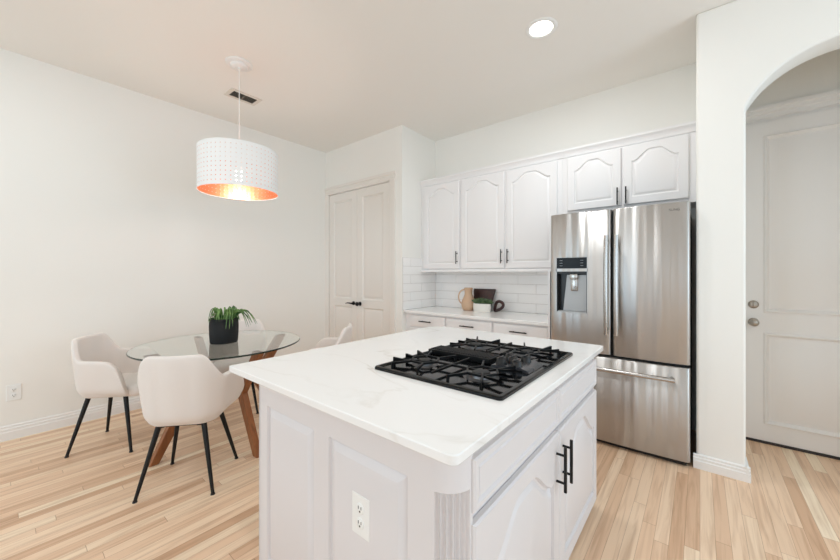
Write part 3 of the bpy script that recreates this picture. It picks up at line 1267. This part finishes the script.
def chair_shell():
    bm = bmesh.new()
    w, yf, yb, r = .246, .18, -.225, .16
    pts = []
    # plan path from the front of the left arm round the back to the right arm
    na = 12
    for i in range(na):
        s = i / na
        pts.append((-w - .022 * (1 - s), yf + (yb + r - yf) * s))
    for i in range(13):
        a = PI + PI / 2 * i / 12
        pts.append((-w + r + r * math.cos(a), yb + r + r * math.sin(a)))
    for i in range(1, 8):
        pts.append((-w + r + (2 * w - 2 * r) * i / 8, yb - .012 * math.sin(PI * i / 8)))
    right = [(-x, y) for x, y in reversed(pts[:na + 13])]
    pts += right
    n = len(pts)
    P = [Vector((x, y)) for x, y in pts]
    nor = []
    for i in range(n):
        d = (P[min(i + 1, n - 1)] - P[max(i - 1, 0)]).normalized()
        nor.append(Vector((-d.y, d.x)))       # inward normal
    arc = [0]
    for i in range(1, n):
        arc.append(arc[-1] + (P[i] - P[i - 1]).length)
    tot = arc[-1]

    def sm(a, b, x):
        k = min(1, max(0, (x - a) / (b - a)))
        return k * k * (3 - 2 * k)
    sections = []
    for i in range(n):
        e = min(arc[i], tot - arc[i])               # distance from an arm tip
        c = abs(arc[i] - tot / 2)                   # distance from the middle of the back
        h = .68 + (.828 - .68) * (1 - sm(.145, .30, c))
        h -= .012 * sm(.30, .6, c)
        R_ = .13                                    # rounded front corner of the arm
        if e < R_:
            k = 1 - e / R_
            h = .475 + (h - .475) * math.sqrt(max(0, 1 - k * k * .985))
        th = .042
        lo = .398
        prof = [(.17, lo), (.12, lo), (.075, lo + .008), (.045, lo + .028), (.028, lo + .06)]
        for k in range(1, 6):
            s = k / 6
            prof.append((.028 * (1 - s), lo + .06 + (h - .016 - lo - .06) * s))
        prof += [(0.0, h - .014), (.006, h - .004), (.016, h), (.028, h - .001), (th - .004, h - .008), (th, h - .02)]
        for k in range(1, 6):
            s = k / 6
            prof.append((th + .018 * s, h - .02 + (.45 - h + .02) * s))
        prof += [(.075, .43), (.17, .42)]
        sections.append(ring(bm, [(P[i].x + nor[i].x * a, P[i].y + nor[i].y * a, z) for a, z in prof]))
    for i in range(n - 1):
        bridge(bm, sections[i], sections[i + 1])
    bm.faces.new(sections[0])
    bm.faces.new(sections[-1])
    return bm


def cushion():
    bm = bmesh.new()
    prev = None
    for ins, z in ((.02, .4), (.004, .418), (0, .446), (.003, .466), (.016, .48), (.06, .488), (.14, .491)):
        p = []
        W, y0, y1, r = .2 - ins, -.17 + ins, .275 - ins, max(.03, .1 - ins * .6)
        for cx, cy, a0, rr in ((W - .06, y1 - .06, 0, .06), (-W + .06, y1 - .06, PI / 2, .06), (-W + r, y0 + r, PI, r), (W - r, y0 + r, 1.5 * PI, r)):
            for i in range(8):
                a = a0 + PI / 2 * i / 7
                p.append((cx + rr * math.cos(a), cy + rr * math.sin(a), z))
        cur = ring(bm, p)
        if prev:
            bridge(bm, prev, cur)
        else:
            bm.faces.new(cur)
        prev = cur
    bm.faces.new(prev)
    return bm


def copy_tree(o, parent=None):
    c = o.copy()
    COL.objects.link(c)
    if parent:
        c.parent = parent
    for ch in o.children:
        copy_tree(ch, c)
    return c


def make_chair(label):
    t = thing('dining_chair', label, 'chair', group='white upholstered chairs round the glass table')
    md = link('shell', chair_shell(), CHAIRF, t, 60).modifiers.new('smooth', 'SUBSURF')
    md.levels = md.render_levels = 1
    link('seat_cushion', cushion(), CHAIRF, t, 60)
    bm = bmesh.new()
    for s in (-1, 1):
        beam(bm, (-.13, s * .105, .3915), (.13, s * .105, .3915), .03, .013)
        beam(bm, (s * .105, -.13, .3915), (s * .105, .13, .3915), .03, .012)
    link('underframe', bm, BLACK, t)
    for sx in (-1, 1):
        for sy in (-1, 1):
            bm = bmesh.new()
            cyl(bm, (sx * .122, sy * .118, .397), (sx * .203, sy * .2, .006), .0155, .009, 14)
            l = link('leg', bm, BLACK, t, 40)
            bm = bmesh.new()
            cyl(bm, (sx * .203, sy * .2, 0), (sx * .203, sy * .2, .008), .0125, .011, 14)
            link('foot_pad', bm, BLACKP, l, 40)
    return t


CH = [((-2.51, .77), 139.5, 'white upholstered armchair with its back to the viewer, nearest the island'),
      ((-3.5, .583), 50, 'white upholstered armchair on the side of the table nearest the wall socket'),
      ((-3.47, 1.47), -36, 'white upholstered armchair behind the glass table, against the long wall'),
      ((-2.64, 1.88), 222, 'white upholstered armchair between the table and pantry doors, mostly behind the island')]
c0 = make_chair(CH[0][2])
for i, ((x, y), ang, lab) in enumerate(CH):
    c = c0 if i == 0 else copy_tree(c0)
    c['label'] = lab
    c.location = (x, y, 0)
    c.rotation_euler = (0, 0, math.radians(ang) - PI / 2)

# plant on the table
PL = thing('potted_plant', 'trailing green plant in a black woven pot on the glass table', 'plant', (-2.965, 1.14, .75))
bm = bmesh.new()
lathe(bm, [(0, 0), (.094, 0), (.099, .006), (.103, .06), (.105, .13), (.103, .178), (.107, .184), (.107, .192), (.1, .194), (.095, .188), (.094, .165), (0, .165)], n=48)
link('pot', bm, WOVEN, PL, 40)
bm = bmesh.new()
lathe(bm, [(0, .178), (.05, .176), (.093, .168)], n=32)
link('soil', bm, SOIL, PL, 40)
bm = bmesh.new()
rl = random.Random(11)
for k in range(58):
    a = 2 * PI * k / 58 * 5 + rl.uniform(-.3, .3)
    ln = rl.uniform(.07, .105)
    if k % 6 == 0:
        a, ln = rl.uniform(-.1, 1.3), rl.uniform(.17, .25)
    up = rl.uniform(.04, .10)
    r0 = rl.uniform(.0, .05)
    pts, rs = [], []
    for i in range(9):
        s = i / 8
        r = r0 + ln * s * (1 - .15 * s)
        z = .172 + up * math.sin(min(PI, PI * s * 1.0)) * 1.0 + .03 * s - (ln * .42) * max(0, s - .5) ** 1.5 * 2.0
        aa = a + .25 * s * math.sin(k)
        pts.append((r * math.cos(aa), r * math.sin(aa), z))
        rs.append(.0075 * (1 - s) ** .6 + .0012)
    tube(bm, pts, rs, 6, flat=(1.0, .55))
link('leaves', bm, LEAF, PL, 60)

# ================================================================== PENDANT LAMP
PX, PYY = -2.975, 1.262
PN = thing('pendant_lamp', 'hanging drum lamp with perforated white shade and copper inside, over the table', 'lamp', (PX, PYY, CZ))
bm = bmesh.new()
lathe(bm, [(0, 0), (.102, 0), (.102, -.008), (.094, -.014), (.066, -.015), (.062, -.026), (.05, -.034), (.012, -.036), (.008, -.05), (0, -.05)], n=40)
link('ceiling_canopy', bm, WHITEP, PN, 40)
ST, SB, SR = 2.315 - CZ, 1.975 - CZ, .298
bm = bmesh.new()
cyl(bm, (0, 0, -.045), (0, 0, ST - .09), .0032, n=8)
link('cord', bm, WHITEP, PN, 40)


def drum(r, z0, z1):
    bm = bmesh.new()
    NC, NR = 52, 9
    angs = []
    for c in range(NC):
        b = 2 * PI * c / NC
        st = 2 * PI / NC
        angs += [b, b + st * .2]
    zs = [z0, z0 + .012]
    rows = []
    step = (z1 - z0 - .03) / NR
    for k in range(NR):
        zz = z0 + .016 + step * k
        zs += [zz + step * .36, zz + step * .55]
    zs += [z1 - .004, z1]
    g = [ring(bm, [(r * math.cos(a), r * math.sin(a), z) for a in angs]) for z in zs]
    n = len(angs)
    for j in range(len(zs) - 1):
        hole_row = 2 <= j < 2 + 2 * NR and (j % 2 == 0)
        k = (j - 2) // 2
        for i in range(n):
            if hole_row and i % 2 == 0 and ((i // 2 + k) % 1 == 0):
                continue
            bm.faces.new((g[j][i], g[j][(i + 1) % n], g[j + 1][(i + 1) % n], g[j + 1][i]))
    return bm


sh = link('shade', drum(SR, SB, ST), SHADE, PN, 40)
link('shade_lining', drum(SR - .003, SB + .001, ST - .001), COPPER, sh, 40, label='copper inner lining')
for z in (ST, SB):
    bm = bmesh.new()
    tube(bm, [(SR * math.cos(2 * PI * i / 64), SR * math.sin(2 * PI * i / 64), z) for i in range(64)], .0028, 8, True)
    link('shade_ring', bm, WHITEP, sh, 40)
bm = bmesh.new()
for k in range(3):
    a = 2 * PI * k / 3 + .4
    cyl(bm, (.02 * math.cos(a), .02 * math.sin(a), ST - .06), (SR * math.cos(a), SR * math.sin(a), ST), .0022, n=8)
cyl(bm, (0, 0, ST - .13), (0, 0, ST - .05), .021, n=20)
link('lamp_holder', bm, WHITEP, PN, 40)
bm = bmesh.new()
lathe(bm, [(0, -.245), (.02, -.242), (.04, -.225), (.047, -.2), (.042, -.175), (.022, -.145), (.014, -.13), (0, -.13)], (0, 0, ST), 24)
link('bulb', bm, BULB, PN, 60, label='lit warm bulb')
l = bpy.data.lights.new('pendant_glow', 'POINT')
l.energy, l.color, l.shadow_soft_size = 5, (1, .93, .86), .05
o = bpy.data.objects.new('pendant_glow', l)
o.location = (PX, PYY, CZ + ST - .29)
COL.objects.link(o)

# recessed light
RL = thing('recessed_light', 'round recessed white ceiling light, lit, above the island', 'ceiling light', (-.877, 2.44, CZ))
bm = bmesh.new()
lathe(bm, [(.108, 0), (.109, -.003), (.1, -.008), (.086, -.009), (.079, -.005), (.077, -.001)], n=48)
link('trim_ring', bm, WHITEP, RL, 40)
bm = bmesh.new()
lathe(bm, [(0, -.0035), (.066, -.003), (.0785, -.0015), (.0785, -.0005), (0, -.0005)], n=48)
link('lens', bm, LENS, RL, 40, label='glowing white lens')
# ceiling vent
V = thing('ceiling_vent', 'small white ceiling air vent with dark slots behind the lamp cord', 'vent', (-3.503, 1.525, CZ))
bm = bmesh.new()
hx, hy = .058, .112
box(bm, -hx - .035, hx + .035, -hy - .035, -hy, -.007, -.0005, .002)
box(bm, -hx - .035, hx + .035, hy, hy + .035, -.007, -.0005, .002)
box(bm, -hx - .035, -hx, -hy, hy, -.007, -.0005, .002)
box(bm, hx, hx + .035, -hy, hy, -.007, -.0005, .002)
link('frame', bm, mat('vent_paint', srgb(224, 217, 207), .6), V)
link('dark_opening', bx(-hx, hx, -hy, hy, -.0015, -.0005), DARKSLOT, V)
bm = bmesh.new()
for i in range(7):
    x = -hx + .012 + (2 * hx - .024) * i / 6
    beam(bm, (x, -hy, -.005), (x, hy, -.005), .009, .0012, up=(.7, 0, .7))
box(bm, -hx, hx, -.004, .004, -.006, -.003)
link('slats', bm, mat('vent_slat', srgb(150, 142, 130), .6), V)

# ================================================================== THINGS ON THE BACK COUNTER
J = thing('stoneware_jug', 'beige stoneware jug with a big loop handle on the back counter', 'jug', (-2.10, 3.47, CT))
bm = bmesh.new()
lathe(bm, [(0, 0), (.055, 0), (.066, .008), (.08, .045), (.083, .075), (.075, .115), (.056, .155), (.045, .185), (.044, .225), (.052, .262), (.048, .262), (.039, .225), (.038, .19), (0, .17)], n=36)
link('body', bm, CLAY, J, 40)
bm = bmesh.new()
dv = Vector((-.8, -.6, 0))
hp = []
for i in range(17):
    a = PI * i / 16
    r = .04 + .075 * math.sin(a) ** .8
    z = .155 + .085 * math.cos(a)
    hp.append(dv * r + Vector((0, 0, z)))
hp[-1] = dv * .07 + Vector((0, 0, .09))
tube(bm, hp, .0085, 10, flat=(1.2, .8))
link('handle', bm, CLAY, J, 50)

B = thing('wooden_board', 'dark reddish wooden board leaning on the tiles behind the planter', 'board', (-1.955, 3.56, CT))
bm = bmesh.new()
prism(bm, [(-.125, 0), (.085, 0), (.135, .25), (-.15, .25)], 'y', -.012, .012)
xf(bm, Matrix.Rotation(-math.radians(11), 4, 'X'))
zmin = min(v.co.z for v in bm.verts)
bmesh.ops.translate(bm, verts=bm.verts[:], vec=(0, 0, -zmin))
bevel_mod(link('panel', bm, DARKWOOD, B), .004, 2)
S = thing('ornament', 'dark wooden loop ornament on the counter, right of the planter', 'ornament', (-1.735, 3.50, CT))
bm = bmesh.new()
lp = []
for i in range(32):
    a = 2 * PI * i / 32
    rx, rz = .038, .062
    x, z = rx * math.cos(a) * (1 + .35 * math.sin(a)), rz * math.sin(a)
    c_, s_ = math.cos(-.75), math.sin(-.75)
    lp.append((x * c_ - z * s_, .01 * math.sin(2 * a), x * s_ + z * c_ ))
tube(bm, lp, .0165, 12, True, flat=(1, 1))
zmin = min(v.co.z for v in bm.verts)
bmesh.ops.translate(bm, verts=bm.verts[:], vec=(0, 0, -zmin))
link('loop', bm, DARKWOOD, S, 60)

W = thing('succulent_planter', 'low white oval planter filled with small green succulents', 'planter', (-1.90, 3.43, CT))
bm = bmesh.new()
lathe(bm, [(0, 0), (.098, 0), (.104, .005), (.108, .05), (.108, .092), (.102, .092), (.1, .075), (0, .075)], n=48, sy=.55)
link('pot', bm, CERAMIC, W, 40)
bm = bmesh.new()
lathe(bm, [(0, .083), (.1, .078)], n=32, sy=.55)
link('soil', bm, SOIL, W)
bm = bmesh.new()
rs_ = random.Random(5)
for cx, cy, sc in ((-.065, 0, 1), (-.02, .015, 1.15), (.03, -.005, .9), (.07, .005, .9), (0, -.03, .8), (-.045, -.025, .8), (.05, .025, 1)):
    for k in range(16):
        a = k * 2.4
        el = .35 + 1.1 * k / 16
        ln = sc * (.088 - .0016 * k)
        d = Vector((math.cos(a) * math.cos(el), math.sin(a) * math.cos(el), math.sin(el)))
        p0 = Vector((cx, cy, .082))
        tube(bm, [p0, p0 + d * ln * .45, p0 + d * ln * .8, p0 + d * ln], [.004, .0095 * sc, .008 * sc, .0015], 6, flat=(1, .55))
link('succulents', bm, SUCC, W, 60)
